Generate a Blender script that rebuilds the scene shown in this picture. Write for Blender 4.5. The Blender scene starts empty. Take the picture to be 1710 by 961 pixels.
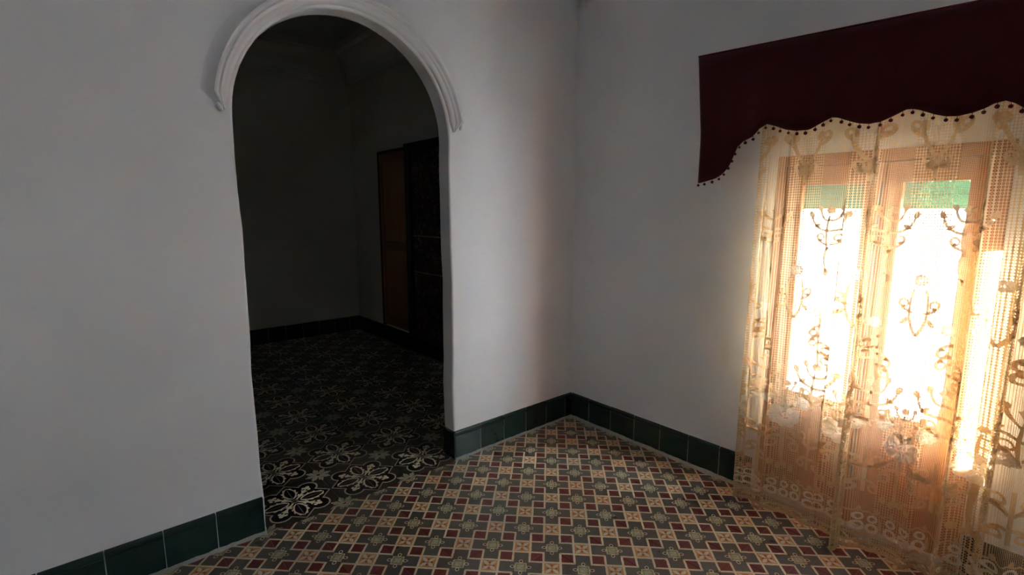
import bpy, bmesh, math, random
from mathutils import Matrix, Vector
random.seed(7)
scene = bpy.context.scene
C = scene.collection
PI = math.pi

# ------------------------------------------------------------------ camera
cam_d = bpy.data.cameras.new('camera')
cam = bpy.data.objects.new('camera', cam_d)
C.objects.link(cam)
CP = Vector((-2.7684, -2.5307, 1.5844))
RX = Vector((0.757952, -0.65231, 0.000103))
UY = Vector((0.097386, 0.113313, 0.988775))
FW = Vector((0.645, 0.749434, -0.149412))
m = Matrix.Identity(4)
for i in range(3):
    m[i][0], m[i][1], m[i][2], m[i][3] = RX[i], UY[i], -FW[i], CP[i]
cam.matrix_world = m
cam_d.sensor_fit = 'HORIZONTAL'
cam_d.sensor_width = 36.0
cam_d.lens = 17.685
cam_d.clip_start = 0.02
scene.camera = cam

# ------------------------------------------------------------------ sky, sun, exposure
world = bpy.data.worlds.new('sky')
scene.world = world
world.use_nodes = True
wn = world.node_tree.nodes
wl = world.node_tree.links
wn.clear()
sky = wn.new('ShaderNodeTexSky')
sky.sky_type = 'NISHITA'
sky.sun_disc = False
sky.sun_elevation = math.radians(26)
sky.sun_rotation = math.radians(45)
sky.altitude = 50
sky.dust_density = 2.0
bg = wn.new('ShaderNodeBackground')
bg.inputs['Strength'].default_value = 1.05
wo = wn.new('ShaderNodeOutputWorld')
hz = wn.new('ShaderNodeMix')          # thin haze: pulls the blue of the sky towards white
hz.data_type = 'RGBA'
hz.inputs[0].default_value = 0.15
hz.inputs[7].default_value = (1.9, 1.85, 1.8, 1)
wl.new(sky.outputs[0], hz.inputs[6])
wl.new(hz.outputs[2], bg.inputs['Color'])
wl.new(bg.outputs[0], wo.inputs['Surface'])

sun_d = bpy.data.lights.new('sun', 'SUN')
sun_d.energy = 84.0
sun_d.angle = math.radians(0.6)
sun_d.color = (1.0, 0.99, 0.98)
sun = bpy.data.objects.new('sun', sun_d)
C.objects.link(sun)
SUN_DIR = Vector((-0.20, -0.20, -0.135)).normalized()
sun.rotation_euler = SUN_DIR.to_track_quat('-Z', 'Y').to_euler()
sun.location = (6, 4, 6)

def portal(name, loc, normal, sx, sy):
    d = bpy.data.lights.new(name, 'AREA')
    d.shape = 'RECTANGLE'
    d.size = sx
    d.size_y = sy
    d.cycles.is_portal = True
    o = bpy.data.objects.new(name, d)
    o.location = loc
    o.rotation_euler = Vector(normal).to_track_quat('-Z', 'Z').to_euler()
    C.objects.link(o)

portal('daylight_portal', (0.205, -1.84, 1.0), (-1, 0, 0), 1.0, 2.0)
portal('daylight_portal', (0.205, -3.525, 1.15), (-1, 0, 0), 0.45, 2.3)

vs = scene.view_settings
vs.view_transform = 'Standard'
vs.look = 'None'
vs.gamma = 1.0
vs.use_curve_mapping = False
vs.exposure = 2.0
try:
    scene.cycles.use_denoising = True
    scene.cycles.max_bounces = 10
    scene.cycles.diffuse_bounces = 6
    scene.cycles.transparent_max_bounces = 24
    scene.cycles.caustics_reflective = False
    scene.cycles.caustics_refractive = False
except Exception:
    pass

# ------------------------------------------------------------------ node expression helper
class X:
    """wraps a float socket (or number); operators build Math nodes"""
    nt = None
    def __init__(s, v): s.v = v
    @staticmethod
    def op(o, *a):
        n = X.nt.nodes.new('ShaderNodeMath')
        n.operation = o
        for i, q in enumerate(a):
            q = q.v if isinstance(q, X) else q
            if isinstance(q, (int, float)): n.inputs[i].default_value = q
            else: X.nt.links.new(q, n.inputs[i])
        return X(n.outputs[0])
    def __add__(s, o): return X.op('ADD', s, o)
    __radd__ = __add__
    def __sub__(s, o): return X.op('SUBTRACT', s, o)
    def __rsub__(s, o): return X.op('SUBTRACT', o, s)
    def __mul__(s, o): return X.op('MULTIPLY', s, o)
    __rmul__ = __mul__
    def __truediv__(s, o): return X.op('DIVIDE', s, o)
    def __abs__(s): return X.op('ABSOLUTE', s)
    def lt(s, o): return X.op('LESS_THAN', s, o)
    def gt(s, o): return X.op('GREATER_THAN', s, o)
    def frac(s): return X.op('FRACT', s)
    def sqrt(s): return X.op('SQRT', s)
def mx(a, b): return X.op('MAXIMUM', a, b)
def mn(a, b): return X.op('MINIMUM', a, b)
def hyp(a, b): return X.op('SQRT', a * a + b * b)

def new_mat(name):
    mt = bpy.data.materials.new(name)
    mt.use_nodes = True
    nt = mt.node_tree
    nt.nodes.clear()
    out = nt.nodes.new('ShaderNodeOutputMaterial')
    X.nt = nt
    return mt, nt, out

def col_mix(nt, fac, a, b):
    n = nt.nodes.new('ShaderNodeMix')
    n.data_type = 'RGBA'
    for sock, q in ((n.inputs[0], fac), (n.inputs[6], a), (n.inputs[7], b)):
        q = q.v if isinstance(q, X) else q
        if isinstance(q, (int, float)): sock.default_value = q
        elif isinstance(q, tuple): sock.default_value = (*q, 1.0)
        else: nt.links.new(q, sock)
    return n.outputs[2]

def noise(nt, coord, scale, detail=3.0, rough=0.55):
    n = nt.nodes.new('ShaderNodeTexNoise')
    n.inputs['Scale'].default_value = scale
    n.inputs['Detail'].default_value = detail
    n.inputs['Roughness'].default_value = rough
    nt.links.new(coord, n.inputs['Vector'])
    return X(n.outputs['Fac'])

def coord(nt, kind='Object'):
    return nt.nodes.new('ShaderNodeTexCoord').outputs[kind]
def position(nt):
    return nt.nodes.new('ShaderNodeNewGeometry').outputs['Position']
def ramp(nt, x, lo, hi):
    n = nt.nodes.new('ShaderNodeMapRange')
    nt.links.new(x.v, n.inputs[0])
    n.inputs[1].default_value = lo
    n.inputs[2].default_value = hi
    return X(n.outputs[0])
def bump(nt, h, strength, dist):
    n = nt.nodes.new('ShaderNodeBump')
    n.inputs['Strength'].default_value = strength
    n.inputs['Distance'].default_value = dist
    nt.links.new(h.v, n.inputs['Height'])
    return n.outputs[0]

def principled(nt, out, base, rough=0.6, normal=None, spec=None, **kw):
    p = nt.nodes.new('ShaderNodeBsdfPrincipled')
    def put(nm, q):
        if q is None: return
        q = q.v if isinstance(q, X) else q
        s = p.inputs[nm]
        if isinstance(q, tuple): s.default_value = (*q, 1.0)
        elif isinstance(q, (int, float)): s.default_value = q
        else: nt.links.new(q, s)
    put('Base Color', base)
    put('Roughness', rough)
    put('Specular IOR Level', spec)
    for k, q in kw.items(): put(k.replace('_', ' '), q)
    if normal is not None: nt.links.new(normal, p.inputs['Normal'])
    nt.links.new(p.outputs[0], out.inputs['Surface'])
    return p

MAT = {}
def plaster(name, c1, c2, stain=False):
    mt, nt, out = new_mat(name)
    pos = position(nt)
    n1 = ramp(nt, noise(nt, pos, 1.3, 4), 0.35, 0.68)
    base = col_mix(nt, n1, c1, c2)
    if stain:   # damp stain high up in the room's corner
        sep = nt.nodes.new('ShaderNodeSeparateXYZ')
        nt.links.new(pos, sep.inputs[0])
        dx, dy, dz = X(sep.outputs[0]) - 0.02, X(sep.outputs[1]) + 0.02, X(sep.outputs[2]) - 3.10
        d = X.op('SQRT', dx * dx + dy * dy + dz * dz)
        e = d + (noise(nt, pos, 14, 4) - 0.5) * 0.16
        f = X.op('SUBTRACT', 1.0, ramp(nt, e, 0.05, 0.14)) * 0.55
        base = col_mix(nt, f, base, (0.34, 0.24, 0.14))
    h = noise(nt, pos, 9, 5) * 0.8 + noise(nt, pos, 90, 3) * 0.12 + noise(nt, pos, 2.2, 2) * 2.0
    principled(nt, out, base, 0.62, bump(nt, h, 0.35, 0.006), 0.3)
    MAT[name] = mt
plaster('plaster', (0.80, 0.80, 0.81), (0.74, 0.745, 0.755), True)
plaster('plaster_inner', (0.78, 0.77, 0.70), (0.72, 0.71, 0.64))
plaster('stucco', (0.77, 0.82, 0.89), (0.71, 0.76, 0.83))  # bluish tint put in to cool the daylight bounced indoors

def simple(name, c, rough=0.6, var=0.12, scale=30, spec=None, bmp=0.0, **kw):
    mt, nt, out = new_mat(name)
    oc = coord(nt)
    n = noise(nt, oc, scale, 4)
    base = col_mix(nt, ramp(nt, n, 0.3, 0.7), tuple(v * (1 - var) for v in c), tuple(min(1, v * (1 + var)) for v in c))
    principled(nt, out, base, rough, bump(nt, n, bmp, 0.004) if bmp else None, spec, **kw)
    MAT[name] = mt
simple('grout', (0.27, 0.24, 0.19), 0.9, 0.3, 60, bmp=0.5)
simple('joint', (0.42, 0.42, 0.38), 0.85, 0.15, 80)
simple('metal', (0.25, 0.24, 0.22), 0.4, 0.1, 20)
simple('concrete', (0.55, 0.53, 0.50), 0.85, 0.15, 12, bmp=0.2)
simple('dark_wood', (0.022, 0.012, 0.009), 0.55, 0.3, 25)
simple('red_velvet', (0.058, 0.003, 0.006), 0.95, 0.25, 220, 0.1, 0.3, Sheen_Weight=0.25)
simple('red_trim', (0.075, 0.005, 0.008), 0.9, 0.2, 200, 0.15)

# green glazed skirting tile: each tile its own tone
mt, nt, out = new_mat('green_glaze')
oi = nt.nodes.new('ShaderNodeObjectInfo')
pos = position(nt)
f = X(oi.outputs['Random']) * 0.5 + ramp(nt, noise(nt, pos, 18, 5), 0.3, 0.7) * 0.5
base = col_mix(nt, f, (0.009, 0.022, 0.017), (0.017, 0.043, 0.034))
principled(nt, out, base, 0.22, bump(nt, noise(nt, pos, 35, 2), 0.12, 0.004), 0.5)
MAT['green_glaze'] = mt

# varnished wood with grain along local z / y
def wood(name, c1, c2, rough, along='z'):
    mt, nt, out = new_mat(name)
    mp = nt.nodes.new('ShaderNodeMapping')
    mp.inputs['Scale'].default_value = (30, 30, 2.0) if along == 'z' else (30, 2.0, 30)
    nt.links.new(position(nt), mp.inputs[0])
    n = noise(nt, mp.outputs[0], 1.0, 5, 0.6)
    base = col_mix(nt, ramp(nt, n, 0.3, 0.7), c1, c2)
    principled(nt, out, base, rough, bump(nt, n, 0.15, 0.002), 0.4)
    MAT[name] = mt
wood('orange_wood', (0.34, 0.115, 0.036), (0.47, 0.18, 0.065), 0.38)
wood('orange_wood_h', (0.34, 0.115, 0.036), (0.47, 0.18, 0.065), 0.38, 'y')
wood('brown_wood', (0.30, 0.12, 0.045), (0.40, 0.17, 0.06), 0.5)
wood('brown_wood_h', (0.20, 0.075, 0.028), (0.27, 0.11, 0.04), 0.5, 'y')

# ---- cement floor tile of the near room (tile-local coordinates in the UV map, metres from the tile's centre)
def tile_uv(nt):
    uvn = nt.nodes.new('ShaderNodeUVMap')
    uvn.uv_map = 'tile'
    sp = nt.nodes.new('ShaderNodeSeparateXYZ')
    nt.links.new(uvn.outputs[0], sp.inputs[0])
    return X(sp.outputs[0]), X(sp.outputs[1])

mt, nt, out = new_mat('lattice_tile')
u, v = tile_uv(nt)
pos = position(nt)
oi = nt.nodes.new('ShaderNodeObjectInfo')
rnd = X(oi.outputs['Random'])
wob = (noise(nt, pos, 55, 2) - 0.5) * 0.0035
u = u + wob
v = v - wob
A = abs((u + v) * 5.0)
B = abs((u - v) * 5.0)
qo = mx(A, B)
qr = mx(abs(A - 0.5), abs(B - 0.5))
big = noise(nt, pos, 2.5, 4)
fine = noise(nt, pos, 120, 3)
def tone(c, k=0.25):
    return col_mix(nt, ramp(nt, fine * 0.6 + big * 0.4, 0.3, 0.7), tuple(q * (1 - k) for q in c), tuple(q * (1 + k) for q in c))
GREY, CREAM, RED, ORANGE, GREEN = (0.122, 0.103, 0.082), (0.76, 0.64, 0.41), (0.175, 0.020, 0.014), (0.60, 0.235, 0.055), (0.31, 0.32, 0.13)
cream = tone(CREAM, 0.14)
base = tone(GREY)
base = col_mix(nt, mx(qo.lt(0.315), qr.lt(0.262)), base, cream)
base = col_mix(nt, qr.lt(0.192), base, tone(RED))
inner = mx(qo.lt(0.238), 0.0)
base = col_mix(nt, inner, base, tone(ORANGE, 0.3))
c = (A + B) * 0.7071
d = abs(A - B) * 0.7071
k = (c - 0.165) / 0.135
petal = mx(d.lt((1.0 - k * k) * 0.058), 0.0) * inner
spot = hyp(mx(A, B) - 0.135, mn(A, B)).lt(0.030) * inner
base = col_mix(nt, spot, base, (0.10, 0.045, 0.02))
base = col_mix(nt, petal, base, (0.66, 0.62, 0.47))
g1 = 1.0 - mx(A, B)
g2 = mn(A, B)
h1, h2 = mx(g1, g2), mn(g1, g2)
dd = hyp((h1 - 0.262) / 1.25, h2)
base = col_mix(nt, dd.lt(0.066), base, cream)
base = col_mix(nt, dd.lt(0.040), base, (0.085, 0.025, 0.02))
base = col_mix(nt, h1.lt(0.19), base, cream)
base = col_mix(nt, h1.lt(0.166), base, tone(GREEN, 0.3))
cc = (g1 + g2) * 0.7071
d2 = abs(g1 - g2) * 0.7071
k2 = (cc - 0.075) / 0.08
base = col_mix(nt, mx(d2.lt((1.0 - k2 * k2) * 0.042), h1.lt(0.105) * h1.gt(0.09)), base, (0.56, 0.52, 0.36))
base = col_mix(nt, ramp(nt, rnd, 0.0, 1.0) * 0.16, base, (0.10, 0.085, 0.07))
base = col_mix(nt, ramp(nt, noise(nt, pos, 5, 5), 0.55, 0.75) * 0.22, base, (0.20, 0.175, 0.15))
rg = ramp(nt, noise(nt, pos, 7, 4), 0.3, 0.7) * 0.16 + 0.27
principled(nt, out, base, rg, bump(nt, noise(nt, pos, 40, 3), 0.06, 0.003), 0.42)
MAT['lattice_tile'] = mt

# ---- flower tile of the inner room: quarter of the big rosette at one corner, of the small flower at the opposite one
mt, nt, out = new_mat('rosette_tile')
u, v = tile_uv(nt)
pos = position(nt)
oi = nt.nodes.new('ShaderNodeObjectInfo')
wob = (noise(nt, pos, 50, 2) - 0.5) * 0.004
U = (u + wob + 0.1) * 5.0          # 0 at the rosette's centre, 1 at the small flower
V = (v - wob + 0.1) * 5.0
fine = noise(nt, pos, 120, 3)
CR = (0.85, 0.75, 0.53)
body = mx(0.985 - (U + V), 0.285 - hyp(U - 0.5, V - 0.5))         # > 0 inside the outline
inside = body.gt(0.045)
line = body.gt(0.0) * body.lt(0.045)
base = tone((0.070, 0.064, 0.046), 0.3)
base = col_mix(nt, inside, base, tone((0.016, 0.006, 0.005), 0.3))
base = col_mix(nt, line, base, (0.50, 0.43, 0.31))
# leaves along the diagonals: narrow stem, barbs that flare outwards, three-lobed tip
c = (U + V) * 0.7071
d = abs(U - V) * 0.7071
saw = ((c - 0.16) * 5.2).frac()
barb = d.lt(0.022 + saw * saw * 0.085) * c.gt(0.16) * c.lt(0.545)
tips = mx(hyp((c - 0.70) * 0.8, d).lt(0.062), hyp(c - 0.635, d - 0.078).lt(0.052))
leaf = mx(mx(barb, tips), d.lt(0.026) * c.gt(0.1) * c.lt(0.70))
notch = hyp(c - 0.60, d - 0.045).lt(0.022)
base = col_mix(nt, leaf * (1.0 - notch) * inside, base, CR)
# almond leaves along the axes: serrated cream rim that thins to the tip, dark heart
along, acr = mx(U, V), mn(U, V)
ka = (along - 0.47) / 0.34
rim = (1.0 - ka * ka) * 0.165
saw2 = ((along - 0.10) * 6.0).frac()
almond = acr.lt(rim + 0.012 + saw2 * saw2 * 0.055) * acr.gt(rim - 0.028) * along.gt(0.15) * along.lt(0.80)
vein = acr.lt(0.010) * along.gt(0.18) * along.lt(0.70)
base = col_mix(nt, mx(almond, vein * 0.35) * inside, base, CR)
base = col_mix(nt, hyp(U, V).lt(0.10), base, (0.30, 0.25, 0.13))
base = col_mix(nt, mx(hyp(U, V).lt(0.045), 0.0), base, (0.05, 0.03, 0.02))
# small flower
S, T = 1.0 - U, 1.0 - V
r2 = hyp(S, T)
th = X.op('ARCTAN2', T, S)
pet = abs(X.op('COSINE', th * 4.0))
pet2 = abs(X.op('COSINE', th * 12.0)) * 0.07
base = col_mix(nt, r2.lt(pet * 0.20 + 0.12 + pet2) * r2.gt(0.05), base, tone((0.44, 0.40, 0.27), 0.2))
base = col_mix(nt, ramp(nt, X(oi.outputs['Random']), 0, 1) * 0.12, base, (0.06, 0.05, 0.04))
principled(nt, out, base, 0.36, bump(nt, noise(nt, pos, 40, 3), 0.06, 0.003), 0.35)
MAT['rosette_tile'] = mt

# ---- lace
def fabric(nt, out, colour, transl, alpha):
    df = nt.nodes.new('ShaderNodeBsdfDiffuse')
    tl = nt.nodes.new('ShaderNodeBsdfTranslucent')
    for n in (df, tl):
        if isinstance(colour, tuple): n.inputs['Color'].default_value = (*colour, 1)
        else: nt.links.new(colour, n.inputs['Color'])
    ms = nt.nodes.new('ShaderNodeMixShader')
    ms.inputs[0].default_value = transl
    nt.links.new(df.outputs[0], ms.inputs[1])
    nt.links.new(tl.outputs[0], ms.inputs[2])
    if alpha is None:
        nt.links.new(ms.outputs[0], out.inputs['Surface'])
        return
    tr = nt.nodes.new('ShaderNodeBsdfTransparent')
    m2 = nt.nodes.new('ShaderNodeMixShader')
    nt.links.new(alpha.v, m2.inputs[0])
    nt.links.new(tr.outputs[0], m2.inputs[1])
    nt.links.new(ms.outputs[0], m2.inputs[2])
    nt.links.new(m2.outputs[0], out.inputs['Surface'])
def lace_net(name, colour):
    mt, nt, out = new_mat(name)
    uvn = nt.nodes.new('ShaderNodeUVMap')
    uvn.uv_map = 'cloth'
    sp = nt.nodes.new('ShaderNodeSeparateXYZ')
    nt.links.new(uvn.outputs[0], sp.inputs[0])
    s, z = X(sp.outputs[0]), X(sp.outputs[1])
    # chain columns 17 mm apart with oval openings; bands of finer square mesh between them
    cu = (s * 104.0).frac() - 0.5
    cv = (z * 82.0).frac() - 0.5
    oval = hyp(cu / 0.37, cv / 0.41).lt(1.0)
    bar = hyp(cu / 0.10, cv / 0.16).lt(1.0)
    chain = oval * (1.0 - bar)
    fu = abs((s * 200.0).frac() - 0.5)
    fv = abs((z * 170.0).frac() - 0.5)
    mesh = mx(fu, fv).lt(0.365)
    band = abs(((s + 1.5825) / 0.243).frac() - 0.5).lt(0.20)
    open_ = mx(chain * (1.0 - band), mesh * band)
    fabric(nt, out, colour, 0.30, 1.0 - open_)
    MAT[name] = mt
lace_net('lace_net', (0.74, 0.55, 0.32))
def lace_solid(name, colour, tr, op=1.0):
    mt, nt, out = new_mat(name)
    n = noise(nt, position(nt), 160, 3)
    cc = col_mix(nt, ramp(nt, n, 0.3, 0.7), tuple(q * 0.85 for q in colour), tuple(min(1, q * 1.1) for q in colour))
    fabric(nt, out, cc, tr, X.op('ADD', op, 0.0) if op < 1 else None)   # open weave lets part of the light straight through
    MAT[name] = mt
lace_solid('lace_thread', (0.72, 0.51, 0.28), 0.30)
lace_solid('lace_rose', (0.86, 0.75, 0.57), 0.40)
lace_solid('shutter_plastic', (0.10, 0.30, 0.22), 0.30)

# window glass: thin, nearly clear
mt, nt, out = new_mat('glass')
tr = nt.nodes.new('ShaderNodeBsdfTransparent')
tr.inputs[0].default_value = (0.93, 0.95, 0.94, 1)
gl = nt.nodes.new('ShaderNodeBsdfGlossy')
gl.inputs['Roughness'].default_value = 0.02
ms = nt.nodes.new('ShaderNodeMixShader')
ms.inputs[0].default_value = 0.05
nt.links.new(tr.outputs[0], ms.inputs[1])
nt.links.new(gl.outputs[0], ms.inputs[2])
nt.links.new(ms.outputs[0], out.inputs['Surface'])
MAT['glass'] = mt

# dark floral door curtain / patterned glass of the inner room
mt, nt, out = new_mat('floral_dark')
pos = position(nt)
vo = nt.nodes.new('ShaderNodeTexVoronoi')
vo.inputs['Scale'].default_value = 11
nt.links.new(pos, vo.inputs['Vector'])
dv = X(vo.outputs['Distance'])
n = noise(nt, pos, 24, 4)
base = col_mix(nt, ramp(nt, n, 0.42, 0.6), (0.020, 0.012, 0.014), (0.085, 0.022, 0.028))
ringm = (dv + (n - 0.5) * 0.25)
base = col_mix(nt, ringm.lt(0.40) * ringm.gt(0.30), base, (0.15, 0.13, 0.12))
principled(nt, out, base, 0.6, None, 0.3)
MAT['floral_dark'] = mt

# ------------------------------------------------------------------ mesh helpers
def link(name, bm_or_me, mat, parent=None, smooth=False):
    if isinstance(bm_or_me, bmesh.types.BMesh):
        me = bpy.data.meshes.new(name)
        bmesh.ops.recalc_face_normals(bm_or_me, faces=bm_or_me.faces)
        bm_or_me.to_mesh(me)
        bm_or_me.free()
    else:
        me = bm_or_me
    if mat and not me.materials:
        me.materials.append(MAT[mat])
    if smooth:
        me.polygons.foreach_set('use_smooth', [True] * len(me.polygons))
    o = bpy.data.objects.new(name, me)
    C.objects.link(o)
    if parent is not None: o.parent = parent
    return o
def tag(o, label, cat, kind=None, group=None):
    o['label'] = label
    o['category'] = cat
    if kind: o['kind'] = kind
    if group: o['group'] = group
    return o
def empty(name, loc=(0, 0, 0)):
    o = bpy.data.objects.new(name, None)
    o.empty_display_size = 0.05
    o.location = loc
    C.objects.link(o)
    return o
def box(bm, x0, x1, y0, y1, z0, z1):
    vs_ = [bm.verts.new(p) for p in ((x0, y0, z0), (x1, y0, z0), (x1, y1, z0), (x0, y1, z0), (x0, y0, z1), (x1, y0, z1), (x1, y1, z1), (x0, y1, z1))]
    fs = []
    for f in ((0, 3, 2, 1), (4, 5, 6, 7), (0, 1, 5, 4), (1, 2, 6, 5), (2, 3, 7, 6), (3, 0, 4, 7)):
        fs.append(bm.faces.new([vs_[i] for i in f]))
    return vs_, fs
def bbox(x0, x1, y0, y1, z0, z1, bev=0.0, seg=2):
    bm = bmesh.new()
    box(bm, min(x0, x1), max(x0, x1), min(y0, y1), max(y0, y1), min(z0, z1), max(z0, z1))
    if bev:
        bmesh.ops.bevel(bm, geom=list(bm.edges), offset=bev, segments=seg, affect='EDGES')
    return bm
def tube(bm, pts, r, n=8):
    rings = []
    for i, p in enumerate(pts):
        p = Vector(p)
        t = (Vector(pts[min(i + 1, len(pts) - 1)]) - Vector(pts[max(i - 1, 0)])).normalized()
        a = t.orthogonal().normalized()
        b = t.cross(a)
        rings.append([bm.verts.new(p + (a * math.cos(2 * PI * k / n) + b * math.sin(2 * PI * k / n)) * r) for k in range(n)])
    for q in range(len(rings) - 1):
        for k in range(n):
            bm.faces.new((rings[q][k], rings[q][(k + 1) % n], rings[q + 1][(k + 1) % n], rings[q + 1][k]))
    bm.faces.new(rings[0]); bm.faces.new(list(reversed(rings[-1])))

# ------------------------------------------------------------------ dimensions
YB = 0.030            # plaster face of the arch wall
XR = 0.045            # plaster face of the right wall
T = 0.115             # thickness of the arch wall
H = 3.55              # ceiling
XL, YF = -4.6, -5.0   # left wall, wall behind the camera
YFAR, XFARL = 3.92, -4.2
AX, AR, AZ = -1.625, 0.57, 2.0   # arch centre, radius, springing

# ------------------------------------------------------------------ floors: mortar bed + cement tiles
def tile_mesh(name, half=0.0989, th=0.012, rot=0):
    bm = bmesh.new()
    b = 0.0009
    box(bm, -half, half, -half, half, -th, 0)
    bmesh.ops.bevel(bm, geom=[e for e in bm.edges if all(v_.co.z > -1e-6 for v_ in e.verts)], offset=b, segments=1, affect='EDGES')
    bm.faces.ensure_lookup_table()
    bmesh.ops.recalc_face_normals(bm, faces=bm.faces)
    uvl = bm.loops.layers.uv.new('tile')
    for f in bm.faces:
        for l in f.loops:
            l[uvl].uv = (l.vert.co.x, l.vert.co.y)
    me = bpy.data.meshes.new(name)
    bm.to_mesh(me)
    bm.free()
    return me

def field(name, cells, mat, parent):
    """tiles out of the camera's reach, joined"""
    bm = bmesh.new()
    uvl = bm.loops.layers.uv.new('tile')
    for cx, cy, rot in cells:
        h = 0.0989
        vs_ = [bm.verts.new((cx + sx * h, cy + sy * h, 0)) for sx, sy in ((-1, -1), (1, -1), (1, 1), (-1, 1))]
        f = bm.faces.new(vs_)
        ca, sa = math.cos(-rot), math.sin(-rot)
        for l in f.loops:
            dx, dy = l.vert.co.x - cx, l.vert.co.y - cy
            l[uvl].uv = (dx * ca - dy * sa, dx * sa + dy * ca)
    me = bpy.data.meshes.new(name)
    bm.to_mesh(me)
    bm.free()
    o = link(name, me, mat, parent)
    o['kind'] = 'stuff'
    return o

def in_view(x, y, z=0.0, margin=30):
    d_ = Vector((x, y, z)) - CP
    w = d_.dot(FW)
    if w < 0.1: return False
    fu = 840.1
    px, py = 855 + fu * d_.dot(RX) / w, 480.5 - fu * d_.dot(UY) / w
    return -margin < px < 1710 + margin and -margin < py < 961 + margin

floor = link('floor', bbox(XL - 0.1, 0.5, YF - 0.1, 0.0, -0.12, -0.004), 'grout')
tag(floor, 'patterned cement tile floor of red, orange and cream squares on grey', 'floor', 'structure')
lat_me = tile_mesh('tile')
near_cells, rest = [], []
for i in range(24):
    for j in range(26):
        cx, cy = -0.1 - 0.2 * i, -0.1 - 0.2 * j
        if cx < XL + 0.05 or cy < YF + 0.05: continue
        vis = any(in_view(cx + a, cy + b) for a in (-0.1, 0.1) for b in (-0.1, 0.1))
        if vis and len(near_cells) < 300: near_cells.append((cx, cy))
        else: rest.append((cx, cy, 0))
for cx, cy in near_cells:
    o = link('tile', lat_me, 'lattice_tile', floor)
    o.location = (cx, cy, random.uniform(-0.0004, 0.0004))
    o.rotation_euler = (random.gauss(0, 0.0008), random.gauss(0, 0.0008), random.choice((0, 1, 2, 3)) * PI / 2)
field('tile_field', rest, 'lattice_tile', floor)
print('near tiles', len(near_cells), 'rest', len(rest))
# rough mortar fillet along the skirting
def mortar(name, p0, p1, w, parent):
    bm = bmesh.new()
    p0, p1 = Vector(p0), Vector(p1)
    t = (p1 - p0)
    n = int(t.length / 0.025)
    nrm = Vector((t.y, -t.x, 0)).normalized()
    prev = None
    for k in range(n + 1):
        p = p0 + t * (k / n)
        ww = w * random.uniform(0.75, 1.2)
        row = [bm.verts.new(p + nrm * q + Vector((0, 0, zz))) for q, zz in ((0, 0.008 * random.uniform(.6, 1.2)), (ww * 0.5, 0.004), (ww, 0.0))]
        if prev:
            for a in range(2): bm.faces.new((prev[a], prev[a + 1], row[a + 1], row[a]))
        prev = row
    return link(name, bm, 'joint', parent, True)

floor2 = link('floor', bbox(XFARL - 0.1, 0.5, 0.0, YFAR + 0.1, -0.12, -0.004), 'grout')
tag(floor2, 'dark cement tile floor with lobed rosettes beyond the arch', 'floor', 'structure')
ros_me = tile_mesh('tile')
cand = []
for i in range(21):
    for j in range(20):
        cx, cy = -0.1 - 0.2 * i, 0.1 + 0.2 * j
        if cy > YFAR: continue
        # rosette centres at x = -2.0 + .4 a, y = .2 + .4 b
        rx_ = 1 if (i % 2 == 1) else -1
        bx = -0.4 * round(-cx / 0.4)
        by = 0.2 + 0.4 * round((cy - 0.2) / 0.4)
        if abs(cx - bx) > 0.11: bx = bx - 0.4 if cx < bx else bx + 0.4
        sx, sy = bx - cx, by - cy     # the rosette's corner of this tile; mesh has it at (-,-)
        rot = {(-1, -1): 0, (1, -1): PI / 2, (1, 1): PI, (-1, 1): 3 * PI / 2}[(1 if sx > 0 else -1, 1 if sy > 0 else -1)]
        d_ = (Vector((cx, cy, 0)) - CP)
        # does the sight line pass through the arch opening?
        tt = (YB - CP.y) / d_.y
        xa = CP.x + d_.x * tt
        seen = AX - AR - 0.08 < xa < AX + AR + 0.08
        cand.append((0 if seen else 1, d_.length, cx, cy, rot))
cand.sort()
seen = [q for q in cand if q[0] == 0][:300]
others = [q for q in cand if q not in seen]
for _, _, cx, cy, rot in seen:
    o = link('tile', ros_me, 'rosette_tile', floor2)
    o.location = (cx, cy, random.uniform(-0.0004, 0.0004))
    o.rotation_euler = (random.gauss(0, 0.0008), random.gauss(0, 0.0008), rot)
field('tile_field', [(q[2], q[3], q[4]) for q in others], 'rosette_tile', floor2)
print('far tiles', len(seen), len(others))

# ------------------------------------------------------------------ arch wall
def wob(z): return 0.004 * math.sin(z * 5.1 + 1) + 0.0025 * math.sin(z * 13.7)
bm = bmesh.new()
arch = []      # opening outline from left foot over the top to the right foot
zs = [AZ * k / 12 for k in range(12)]
for z in zs: arch.append((AX - AR + wob(z), z))
NA = 40
for k in range(NA + 1):
    a = PI - PI * k / NA
    arch.append((AX + AR * math.cos(a), AZ + AR * math.sin(a)))
for z in reversed(zs): arch.append((AX + AR + wob(z + 4), z))
def arch_sheet(bm, y, outer):
    vi = [bm.verts.new((x, y, z)) for x, z in arch]
    vo_ = [bm.verts.new((x, y, z)) for x, z in outer]
    for k in range(len(arch) - 1):
        bm.faces.new((vi[k], vi[k + 1], vo_[k + 1], vo_[k]))
    return vi, vo_
outer = []
for x, z in arch:
    if z <= AZ: outer.append((XL - 0.1 if x < AX else XR, z))
    else:
        outer.append((XL - 0.1 + (XR - XL + 0.1) * ((x - (AX - AR)) / (2 * AR)), H))
outer[12] = (XL - 0.1, AZ)
fi, fo = arch_sheet(bm, YB, outer)
bi, bo = arch_sheet(bm, YB + T, outer)
for k in range(len(arch) - 1):
    bm.faces.new((fi[k], bi[k], bi[k + 1], fi[k + 1]))
# missing triangles at the upper corners
for vv, oo, y in ((fi, fo, YB), (bi, bo, YB + T)):
    pass
wall_back = link('wall_back', bm, 'plaster')
tag(wall_back, 'white plaster wall with a round-headed archway', 'wall', 'structure')
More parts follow.
